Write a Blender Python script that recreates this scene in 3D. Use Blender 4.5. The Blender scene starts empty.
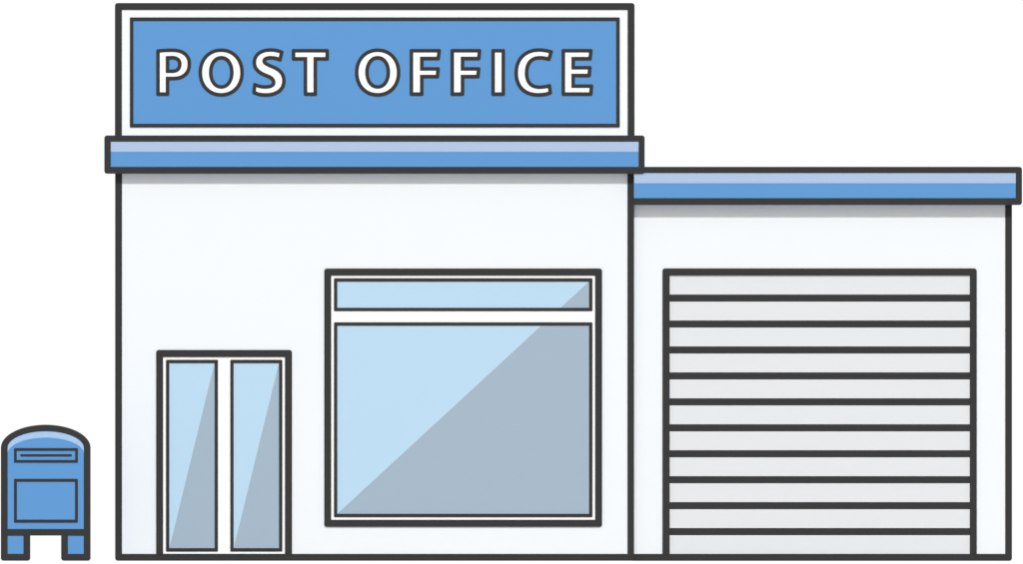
import bpy, bmesh, math
from mathutils import Vector, Matrix

S = 0.01                      # metres per drawing unit
GROUND = 561.0                # drawing row of the ground line
def X(px): return px * S
def Z(py): return (GROUND - py) * S

scene = bpy.context.scene
col = scene.collection

# ------------------------------------------------------------------ materials
def s2l(c):
    c = c / 255.0
    return c / 12.92 if c <= 0.04045 else ((c + 0.055) / 1.055) ** 2.4

def material(name, rgb, rough=0.85, spec=0.1, var=0.006, scale=1.3):
    """painted surface: base colour with a very faint uneven tone"""
    m = bpy.data.materials.new(name); m.use_nodes = True
    nt = m.node_tree; b = nt.nodes['Principled BSDF']
    tc = nt.nodes.new('ShaderNodeTexCoord')
    nz = nt.nodes.new('ShaderNodeTexNoise'); nz.inputs['Scale'].default_value = scale
    nz.inputs['Detail'].default_value = 4
    nt.links.new(tc.outputs['Object'], nz.inputs['Vector'])
    mp = nt.nodes.new('ShaderNodeMapRange')
    mp.inputs['To Min'].default_value = 1 - var; mp.inputs['To Max'].default_value = 1 + var
    nt.links.new(nz.outputs['Fac'], mp.inputs['Value'])
    mx = nt.nodes.new('ShaderNodeVectorMath'); mx.operation = 'SCALE'
    mx.inputs[0].default_value = rgb
    nt.links.new(mp.outputs['Result'], mx.inputs['Scale'])
    nt.links.new(mx.outputs['Vector'], b.inputs['Base Color'])
    b.inputs['Roughness'].default_value = rough
    b.inputs['Specular IOR Level'].default_value = spec
    return m

# irradiance factor measured on the facade; divides the wanted tone down to an albedo
E = (1.19, 1.12, 1.08)
def tone(r, g, b): return tuple(min(0.97, s2l(v) / e) for v, e in zip((r, g, b), E))

M = dict(
    wall  = material('wall_paint', tone(249, 252, 255)),
    white = material('white_paint', (0.90, 0.935, 0.96)),
    board = material('sign_board_paint', (0.84, 0.90, 0.945)),
    dark  = material('charcoal_trim_paint', tone(61, 61, 61), spec=0.05),
    blue  = material('blue_paint', tone(101, 158, 216)),
    pale  = material('pale_blue_paint', tone(179, 201, 232)),
    hood  = material('hood_highlight_paint', tone(172, 204, 243)),
    glass = material('pale_blue_glazing', tone(193, 223, 245), rough=0.5),
    reflection  = material('grey_blue_reflection_paint', tone(169, 187, 203), rough=0.6),  # darker tone painted on for the reflection across the glass
    slat  = material('shutter_grey_paint', tone(234, 235, 237)),
    bounce_cap = material('neutral_bounce_grey', (0.5, 0.5, 0.5)),  # neutral grey of the added ledge cap, chosen for its bounce
    roof  = material('roof_felt', (0.25, 0.25, 0.25)),
    ground= material('light_paving', (0.60, 0.52, 0.44), var=0.1, scale=0.6),
)

# ------------------------------------------------------------------ geometry
def rrect(x0, y0, x1, y1, r=0.0, corners='1111', n=6):
    """drawing-space rectangle; corners TL TR BR BL are rounded where '1'"""
    pts = []
    cs = [(x0, y0, 180), (x1, y0, 270), (x1, y1, 0), (x0, y1, 90)]
    for (cx, cy, a0), f in zip(cs, corners):
        if f == '1' and r > 0:
            ox = cx + (r if cx == x0 else -r); oy = cy + (r if cy == y0 else -r)
            for k in range(n + 1):
                a = math.radians(a0 + 90 * k / n)
                pts.append((ox + r * math.cos(a), oy + r * math.sin(a)))
        else:
            pts.append((cx, cy))
    return pts

def plate_mesh(name, contours, y0, y1):
    """contours in drawing units (first outer, others holes, or several outers), solid from y0 (front) to y1 (back)"""
    cu = bpy.data.curves.new(name, 'CURVE'); cu.dimensions = '2D'; cu.fill_mode = 'BOTH'
    cu.extrude = abs(y1 - y0) / 2
    for c in contours:
        sp = cu.splines.new('POLY'); sp.points.add(len(c) - 1)
        for p, (x, y) in zip(sp.points, c): p.co = (X(x), Z(y), 0, 1)
        sp.use_cyclic_u = True
    tmp = bpy.data.objects.new(name + '_tmp', cu)
    me = bpy.data.meshes.new_from_object(tmp)
    bpy.data.objects.remove(tmp); bpy.data.curves.remove(cu)
    mid = (y0 + y1) / 2
    bm = bmesh.new(); bm.from_mesh(me)
    for v in bm.verts: v.co = Vector((v.co.x, mid - v.co.z, v.co.y))
    bmesh.ops.remove_doubles(bm, verts=bm.verts, dist=1e-6)
    bmesh.ops.recalc_face_normals(bm, faces=bm.faces)
    for f in bm.faces: f.smooth = False
    bm.to_mesh(me); bm.free(); me.name = name; me.materials.clear()
    return me

def add_box(bm, x0, x1, y0, y1, z0, z1, mi=0, bevel=0.0):
    vs = [bm.verts.new(p) for p in ((x0,y0,z0),(x1,y0,z0),(x1,y1,z0),(x0,y1,z0),(x0,y0,z1),(x1,y0,z1),(x1,y1,z1),(x0,y1,z1))]
    fs = [bm.faces.new([vs[i] for i in q]) for q in ((3,2,1,0),(4,5,6,7),(0,1,5,4),(1,2,6,5),(2,3,7,6),(3,0,4,7))]
    for f in fs: f.material_index = mi
    if bevel:
        es = list({e for f in fs for e in f.edges})
        r = bmesh.ops.bevel(bm, geom=es, offset=bevel, segments=2, affect='EDGES', profile=0.5)
        for f in r['faces']: f.material_index = mi

def px_box(bm, px0, px1, y0, y1, pyb, pyt, mi=0, bevel=0.0):
    add_box(bm, X(px0), X(px1), y0, y1, Z(pyb), Z(pyt), mi, bevel)

def link(name, me, mats, parent=None, origin=None):
    """link a mesh as one object; with a parent Empty the vertices become local to it"""
    o = bpy.data.objects.new(name, me); col.objects.link(o)
    for m in (mats if isinstance(mats, (list, tuple)) else [mats]): me.materials.append(m)
    if parent is not None: o.parent = parent
    return o

def plate(name, contours, y0, y1, mat, parent, off=(0, 0, 0)):
    me = plate_mesh(name, contours, y0, y1)
    me.transform(Matrix.Translation(-Vector(off)))
    return link(name, me, mat, parent)

def from_bm(name, bm, mat, parent, off=(0, 0, 0)):
    me = bpy.data.meshes.new(name)
    for v in bm.verts: v.co -= Vector(off)
    bmesh.ops.recalc_face_normals(bm, faces=bm.faces)
    bm.to_mesh(me); bm.free()
    return link(name, me, mat, parent)

def thing(name, label, cat, loc):
    o = bpy.data.objects.new(name, None); col.objects.link(o)
    o.location = loc; o.empty_display_size = 0.2
    o['label'] = label; o['category'] = cat
    return o

def ring(x0, y0, x1, y1, t, r=2.8, corners='1111', ri=0.0):
    return [rrect(x0, y0, x1, y1, r, corners), rrect(x0 + t, y0 + t, x1 - t, y1 - t, ri)]

# ================================================================== POST OFFICE
P0 = (X(374.5), 0.0, 0.0)
office = thing('post_office', 'larger pale building with double door and shop window, under the big sign board', 'building', P0)
DEEP = 6.0
# wall: front with real openings, sides, back
front = [[(117.4, 561), (117.4, 170), (633.6, 170), (633.6, 561)],
         [(159.5, 561.2 - 6), (159.5, 353.5), (288.5, 353.5), (288.5, 555.2)],
         rrect(327.5, 271.8, 598.8, 523.6)]
me = plate_mesh('wall', front, 0.0, 0.2)
bm = bmesh.new(); bm.from_mesh(me)
px_box(bm, 117.4, 135.6, 0.2, DEEP, 561, 170)
px_box(bm, 613.6, 633.6, 0.2, DEEP, 561, 170)
px_box(bm, 135.6, 613.6, DEEP - 0.2, DEEP, 561, 170)
bpy.data.meshes.remove(me)
wall = from_bm('wall', bm, M['wall'], office, P0)
bm = bmesh.new(); px_box(bm, 118, 631, 0.25, DEEP - 0.02, 136.5, 134.0)
from_bm('roof', bm, M['roof'], office, P0)
bm = bmesh.new(); px_box(bm, 136, 613, 0.21, DEEP - 0.21, 560.5, 558.5)
from_bm('floor', bm, M['roof'], office, P0)
# dark corner boards and plinth line
for xa, xb in ((115.1, 122.0), (627.4, 634.1)):
    bm = bmesh.new(); px_box(bm, xa, xb, -0.006, 0.07, 554.1, 173.0)
    from_bm('corner_board', bm, M['dark'], office, P0)
plate('plinth', [rrect(115.1, 554.1, 634.1, 561, 2.8, '0001')], -0.007, 0.12, M['dark'], office, P0)
# cornice
CF = -0.098
cor = plate('cornice', [rrect(104.9, 135.9, 644.1, 173.1, 2.3)], CF, DEEP + 0.1, M['blue'], office, P0)
bm = bmesh.new(); px_box(bm, 107.5, 641.5, CF + 0.002, 0.24, 135.95, 135.5)  # hidden cap added to keep blue bounce light off the sign board
from_bm('ledge_bounce_cap', bm, M['bounce_cap'], cor, P0)
plate('pale_band', [rrect(110.5, 141.3, 638.7, 151.7)], CF - 0.002, CF + 0.01, M['pale'], cor, P0)
me = plate_mesh('cornice_edging', [rrect(104.3, 135.3, 644.7, 173.7, 2.8), rrect(110.8, 141.6, 638.6, 166.8)], CF - 0.004, CF + 0.01)
bm = bmesh.new(); bm.from_mesh(me); bpy.data.meshes.remove(me)
for a, b in ((171.8, 167.0), (141.5, 137.3)):           # the same dark lines run on along the left return
    px_box(bm, 104.5, 106, CF + 0.011, DEEP + 0.1, a, b)
px_box(bm, 643, 644.5, CF + 0.011, DEEP + 0.1, 141.5, 137.3)
from_bm('cornice_edging', bm, M['dark'], cor, P0)

# double door
fr = plate('door_frame', [[(156.1, 554.1)] + rrect(156.1, 350.0, 292.0, 554.1, 2.8, '1100')[:-2] + [(292.0, 554.1), (285.0, 554.1), (285.0, 357.0), (163.0, 357.0), (163.0, 554.1)]],
           -0.012, 0.1, M['dark'], office, P0)
for (a, b, ga, gb) in ((163.1, 223.97, 165.9, 218.0), (224.03, 284.9, 230.2, 282.4)):
    leaf = plate('door', [rrect(a, 357.1, b, 554.0), rrect(ga + 1, 360.8, gb - 1, 550.8)], -0.004, 0.04, M['white'], office, P0)
    plate('rim', ring(ga, 359.8, gb, 551.8, 3.4, 1.0), -0.008, 0.03, M['dark'], leaf, P0)
    plate('pane', [rrect(ga + 1.5, 361.3, gb - 1.5, 550.3)], -0.003, 0.02, M['glass'], leaf, P0)
    f = plate('painted_reflection', [[(ga + 3.5, 548.3), (gb - 3.5, 363.3), (gb - 3.5, 548.3)]], -0.0042, -0.002, M['reflection'], leaf, P0)  # diagonal glass reflection, painted as a thin sheet on the pane
    f['label'] = 'painted grey blue reflection across the lower right half of the pane'
# shop window
win = plate('window', [rrect(331.1, 275.5, 595.1, 520.1), rrect(335, 279, 591.4, 310.2), rrect(335, 323.5, 591.4, 516.4)],
            -0.004, 0.06, M['white'], office, P0)
plate('outer_frame', ring(324.2, 268.5, 602.1, 527.0, 7.0), -0.012, 0.1, M['dark'], win, P0)
for (t, b) in ((278.2, 311.2), (322.3, 517.4)):
    plate('glazing_bead', ring(333.9, t, 592.5, b, 3.4, 1.0), -0.008, 0.03, M['dark'], win, P0)
    plate('pane', [rrect(335.5, t + 1.5, 591, b - 1.5)], -0.003, 0.02, M['glass'], win, P0)
# the edge of the painted reflection runs in one line over both panes
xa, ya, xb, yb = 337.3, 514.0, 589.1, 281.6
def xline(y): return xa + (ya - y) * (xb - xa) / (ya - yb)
plate('painted_reflection', [[(xline(307.8), 307.8), (589.1, 281.6), (589.1, 307.8)]], -0.0042, -0.002, M['reflection'], win, P0)
plate('painted_reflection', [[(337.3, 514.0), (xline(325.7), 325.7), (589.1, 325.7), (589.1, 514.0)]], -0.0042, -0.002, M['reflection'], win, P0)

# ================================================================== GARAGE WING
G0 = (X(828), 0.03, 0.0)
GY = 0.03
garage = thing('garage', 'lower pale garage wing with grey roller shutter, right of the post office', 'building', G0)
me = plate_mesh('wall', [[(632.5, 561), (632.5, 200), (1009.6, 200), (1009.6, 561)], [(666, 560), (666, 272), (973.3, 272), (973.3, 560)]], GY, GY + 0.2)
bm = bmesh.new(); bm.from_mesh(me); bpy.data.meshes.remove(me)
px_box(bm, 991.5, 1009.6, GY + 0.2, 5.6, 561, 200)
px_box(bm, 634.4, 991.5, 5.4, 5.6, 561, 200)
from_bm('wall', bm, M['wall'], garage, G0)
bm = bmesh.new(); px_box(bm, 645.5, 1015, 0.3, 5.6, 167.6, 166.9)
from_bm('roof', bm, M['roof'], garage, G0)
bm = bmesh.new(); px_box(bm, 1005.2, 1012.0, GY - 0.006, GY + 0.07, 554.1, 204.5)
from_bm('corner_board', bm, M['dark'], garage, G0)
plate('plinth', [rrect(632.4, 554.1, 1012.0, 561.1, 2.8, '0010')], GY - 0.007, GY + 0.12, M['dark'], garage, G0)
GC = GY - 0.12
cor = plate('cornice', [rrect(634.15, 167.2, 1021.4, 204.4, 2.3, '0110')], GC, 5.7, M['blue'], garage, G0)
plate('pale_band', [rrect(634.2, 172.8, 1015.9, 183.2)], GC - 0.002, GC + 0.01, M['pale'], cor, G0)
oc = rrect(634.1, 166.7, 1022.0, 205.0, 2.8, '0110')
me = plate_mesh('cornice_edging', [oc + [(634.1, 198.1), (1015.8, 198.1), (1015.8, 173.0), (634.1, 173.0)]], GC - 0.004, GC + 0.01)
bm = bmesh.new(); bm.from_mesh(me); bpy.data.meshes.remove(me)
for a, b in ((203.0, 198.3), (172.9, 168.7)):
    px_box(bm, 1020.5, 1021.9, GC + 0.011, 5.7, a, b)
from_bm('cornice_edging', bm, M['dark'], cor, G0)
# roller shutter
plate('shutter_frame', [[(662.4, 554.1)] + rrect(662.4, 268.4, 976.8, 554.1, 2.8, '1100')[:-2] + [(976.8, 554.1), (969.9, 554.1), (969.9, 275.5), (669.6, 275.5), (669.6, 554.1)]],
      GY - 0.010, GY + 0.1, M['dark'], garage, G0)
bm = bmesh.new()
px_box(bm, 668, 971.5, GY + 0.004, GY + 0.02, 556, 272, mi=1)
tops = [275.5] + [301.7 + 25.97 * k for k in range(10)]
bots = [294.5 + 25.97 * k for k in range(10)] + [554.1]
for t, b in zip(tops, bots):
    px_box(bm, 669.7, 969.8, GY + 0.0005, GY + 0.012, b, t, mi=0)
from_bm('roller_shutter', bm, [M['slat'], M['dark']], garage, G0)

# ================================================================== SIGN
N0 = (X(374.5), 0.125, Z(135.3))
sign = thing('post_office_sign', 'wide blue and white POST OFFICE board standing on the roof edge', 'sign', N0)
plate('board', [rrect(115.5, 3.4, 634.0, 135.45, 2.3, '1100')], 0.0, 0.25, M['board'], sign, N0)
oc = rrect(114.9, 2.8, 634.6, 135.4, 2.8, '1100')
plate('frame', [oc[:-2] + [(634.6, 135.4), (627.6, 135.4), (627.6, 9.7), (121.9, 9.7), (121.9, 135.4), (114.9, 135.4)]], -0.006, 0.256, M['dark'], sign, N0)
pan = plate('panel', [rrect(131.5, 19, 618, 125.6)], -0.004, 0.01, M['blue'], sign, N0)
plate('panel_border', ring(129.8, 17.2, 619.8, 127.3, 3.6, 0.8), -0.008, 0.01, M['dark'], pan, N0)

def bez(segs, n=10):
    """segs: start point, then ('L',p) or ('C',c1,c2,p)"""
    pts = [segs[0]]
    for s in segs[1:]:
        if s[0] == 'L': pts.append(s[1])
        else:
            p0 = pts[-1]; _, c1, c2, p3 = s
            for k in range(1, n + 1):
                t = k / n; u = 1 - t
                pts.append(tuple(u**3*a + 3*u*u*t*b + 3*u*t*t*c + t**3*d for a, b, c, d in zip(p0, c1, c2, p3)))
    if math.dist(pts[0], pts[-1]) < 1e-6: pts.pop()
    return pts
def ell(x0, y0, x1, y1, n=56, e=2.12):
    cx, cy, a, b = (x0+x1)/2, (y0+y1)/2, (x1-x0)/2, (y1-y0)/2
    out = []
    for k in range(n):
        t = 2*math.pi*k/n; c, s = math.cos(t), math.sin(t)
        out.append((cx + a*math.copysign(abs(c)**(2/e), c), cy + b*math.copysign(abs(s)**(2/e), s)))
    return out
def area(p): return sum(p[i][0]*p[(i+1) % len(p)][1] - p[(i+1) % len(p)][0]*p[i][1] for i in range(len(p))) / 2
def grow(p, d):
    """offset a closed contour outwards by d (inwards when negative), round joins on convex corners"""
    if area(p) < 0: p = p[::-1]
    out = []; n = len(p)
    for i in range(n):
        a, b, c = p[i-1], p[i], p[(i+1) % n]
        u = Vector((b[0]-a[0], b[1]-a[1])).normalized(); v = Vector((c[0]-b[0], c[1]-b[1])).normalized()
        n1 = Vector((u.y, -u.x)); n2 = Vector((v.y, -v.x)); turn = u.x*v.y - u.y*v.x
        B = Vector(b)
        m = (n1 + n2).normalized(); k = m.dot(n1)
        if turn * d > 0.35 * abs(d):
            r = abs(d) * 0.45          # a small rounded corner rather than a full arc
            q = B + m * ((d - math.copysign(r, d)) / k)
            for s in range(5):
                w = (n1 * (1 - s/4) + n2 * (s/4)).normalized()
                out.append(tuple(q + w * math.copysign(r, d)))
        else:
            out.append(tuple(B + m * (d / max(k, 0.3))))
    return out

T, Bm = 97, 475
glyphs = [
 (150, [bez([(90,98),('L',(130,95)),('L',(205,92)),('C',(300,92),(355,130),(355,207)),('C',(355,290),(300,328),(220,328)),('L',(150,328)),('L',(150,Bm)),('L',(90,Bm))]),
        bez([(150,135),('L',(205,132)),('C',(260,132),(295,158),(295,208)),('C',(295,262),(262,290),(208,290)),('L',(150,290))])]),
 (190, [ell(112,92,474,482), ell(180,133,408,438)]),
 (245, [bez([(328,105),('C',(300,95),(270,90),(240,90)),('C',(155,90),(102,130),(102,195)),('C',(102,250),(150,282),(215,305)),('C',(265,325),(285,350),(285,382)),
             ('C',(285,420),(245,438),(190,438)),('C',(150,438),(125,430),(105,422)),('L',(100,465)),('C',(125,477),(160,483),(195,483)),
             ('C',(290,483),(351,440),(351,365)),('C',(351,300),(310,270),(250,246)),('C',(190,222),(165,205),(165,180)),('C',(165,150),(195,133),(240,133)),('C',(270,133),(297,139),(318,147))])]),
 (285, [[(95,T),(382,T),(382,143),(270,143),(270,Bm),(207,Bm),(207,143),(95,143)]]),
 (350, [ell(78,92,442,482), ell(145,133,375,438)]),
 (400, [[(122,T),(352,T),(346,140),(190,140),(190,268),(342,268),(338,310),(190,310),(190,Bm),(122,Bm)]]),
 (445, [[(83,T),(308,T),(304,140),(150,140),(150,268),(300,268),(296,310),(150,310),(150,Bm),(83,Bm)]]),
 (485, [[(91,T),(157,T),(157,Bm),(91,Bm)]]),
 (505, [bez([(415,103),('C',(380,95),(350,90),(320,90)),('C',(200,90),(120,165),(120,290)),('C',(120,410),(190,482),(310,482)),('C',(350,482),(385,477),(410,467)),
             ('L',(405,430)),('C',(380,437),(350,440),(320,440)),('C',(235,440),(188,385),(188,290)),('C',(188,190),(240,133),(325,133)),('C',(350,133),(380,137),(403,143))])]),
 (545, [[(187,T),(415,T),(410,142),(250,142),(250,257),(405,257),(401,300),(250,300),(250,430),(421,430),(417,Bm),(187,Bm)]]),
]
for x0, cs in glyphs:
    cs = [[(x0 + x/9.4, 41.85 + y/9.4) for x, y in c] for c in cs]
    let = plate('letter', [grow(c, -0.3 if i == 0 else 0.3) for i, c in enumerate(cs)], -0.011, 0.0, M['white'], sign, N0)
    plate('letter_outline', [grow(c, 3.35 if i == 0 else -3.35) for i, c in enumerate(cs)], -0.009, 0.0, M['dark'], let, N0)

# ================================================================== MAILBOX
MX, MF, MB = 45.7, -0.75, -0.15        # centre column, front and back
B0 = (X(MX), (MF + MB) / 2, 0.0)
box = thing('mailbox', 'blue round topped mailbox on two short legs, left of the building', 'mailbox', B0)
def arch(hw, cy, b, bottom, n=40):
    """arch profile: half width, springing row, rise, bottom row"""
    pts = [(MX - hw, bottom)]
    for k in range(n + 1):
        a = math.pi * k / n
        pts.append((MX - hw*math.cos(a), cy - b*math.sin(a)))
    pts.append((MX + hw, bottom))
    return pts
outer = arch(44.9, 448, 23.2, 535.8)
plate('body', [arch(44.5, 448, 22.8, 535.4)], MF, MB, M['blue'], box, B0)
plate('edging', [outer, arch(38.1, 448, 16.6, 529.2)], MF - 0.004, MF + 0.03, M['dark'], box, B0)
plate('back_edging', [outer, arch(38.1, 448, 16.6, 529.2)], MB - 0.03, MB + 0.004, M['dark'], box, B0)
up = arch(38.1, 448, 16.6, 454)[1:-1]; lo = arch(38.1, 454, 16.2, 454)[1:-1]
plate('hood_highlight', [[(MX - 38.1, 453.5)] + up + [(MX + 38.1, 453.5)] + lo[::-1][1:-1]], MF - 0.002, MF + 0.01, M['hood'], box, B0)  # painted highlight: pale crescent along the rounded top
ms = plate('mail_slot', ring(14.0, 448.2, 77.9, 462.8, 2.7, 0.8), MF - 0.005, MF + 0.01, M['dark'], box, B0)
plate('slit', [rrect(20.2, 454.3, 71.9, 456.7, 1.0)], MF - 0.003, MF + 0.01, M['dark'], ms, B0)
pd = plate('collection_door', [rrect(15, 480, 77, 521.8)], MF - 0.0025, MF + 0.01, M['blue'], box, B0)
plate('door_edging', ring(14.0, 479.0, 77.9, 522.7, 2.9, 1.0), MF - 0.006, MF + 0.01, M['dark'], pd, B0)
for a, b, c in ((0.8, 30.3, '0011'), (61.1, 90.6, '0011')):
    lg = plate('leg', [rrect(a + 0.5, 534.5, b - 0.5, 560.5, 2.3, c)], MF + 0.001, MB - 0.001, M['blue'], box, B0)
    o = rrect(a, 534.6, b, 561.0, 2.8, c)
    plate('leg_edging', [[(a, 534.6), (a + 6.8, 534.6), (a + 6.8, 554.1), (b - 6.8, 554.1), (b - 6.8, 534.6)] + o[1:]], MF - 0.003, MF + 0.02, M['dark'], lg, B0)

# ================================================================== GROUND AND SKY
bm = bmesh.new(); R = 300
g = [bm.verts.new(p) for p in ((-R, -R, 0), (R, -R, 0), (R, R, 0), (-R, R, 0))]
bm.faces.new(g)
gr = from_bm('ground', bm, M['ground'], None); gr['kind'] = 'structure'

mw = bpy.data.materials.new('white_backdrop_glow'); mw.use_nodes = True  # added glowing backdrop that keeps the surroundings plain white
nt = mw.node_tree; nt.nodes.clear()
em = nt.nodes.new('ShaderNodeEmission'); out = nt.nodes.new('ShaderNodeOutputMaterial')
em.inputs['Color'].default_value = (1, 1, 1, 1); em.inputs['Strength'].default_value = 1.02
nt.links.new(em.outputs[0], out.inputs['Surface'])
bm = bmesh.new(); RS = 280; na, ne = 48, 16
rows = []
for j in range(ne + 1):
    el = math.radians(-5.3 + 71 * j / ne)
    rows.append([bm.verts.new((5 + RS*math.cos(el)*math.cos(math.radians(-20 + 220*i/na)), RS*math.cos(el)*math.sin(math.radians(-20 + 220*i/na)), RS*math.sin(el))) for i in range(na + 1)])
for j in range(ne):
    for i in range(na):
        bm.faces.new((rows[j][i], rows[j][i+1], rows[j+1][i+1], rows[j+1][i])).smooth = True
sk = from_bm('sky', bm, mw, None); sk['kind'] = 'structure'

EL = 45.0
w = bpy.data.worlds.new('World'); scene.world = w; w.use_nodes = True
nt = w.node_tree; bg = nt.nodes['Background']
sky = nt.nodes.new('ShaderNodeTexSky'); sky.sky_type = 'NISHITA'; sky.sun_disc = False
sky.dust_density = 3.0; sky.sun_elevation = math.radians(EL); sky.sun_rotation = math.radians(180)
nt.links.new(sky.outputs[0], bg.inputs['Color']); bg.inputs['Strength'].default_value = 0.077
sun = bpy.data.lights.new('sun', 'SUN'); sun.energy = 2.12; sun.angle = math.radians(0.5); sun.color = (1.0, 0.99, 0.97)
so = bpy.data.objects.new('sun', sun); col.objects.link(so); so.rotation_euler = (math.radians(90 - EL), 0, 0); so.location = (5, -10, 10)

cam = bpy.data.cameras.new('camera'); cam.type = 'ORTHO'; cam.ortho_scale = 10.23
cam.clip_start = 0.1; cam.clip_end = 1000
co = bpy.data.objects.new('camera', cam); col.objects.link(co)
co.location = (X(511.5), -20, Z(282.0)); co.rotation_euler = (math.radians(90), 0, 0)
scene.camera = co

scene.view_settings.view_transform = 'Standard'; scene.view_settings.look = 'None'
scene.view_settings.exposure = 0; scene.view_settings.gamma = 1
scene.view_settings.use_curve_mapping = False
scene.cycles.max_bounces = 6
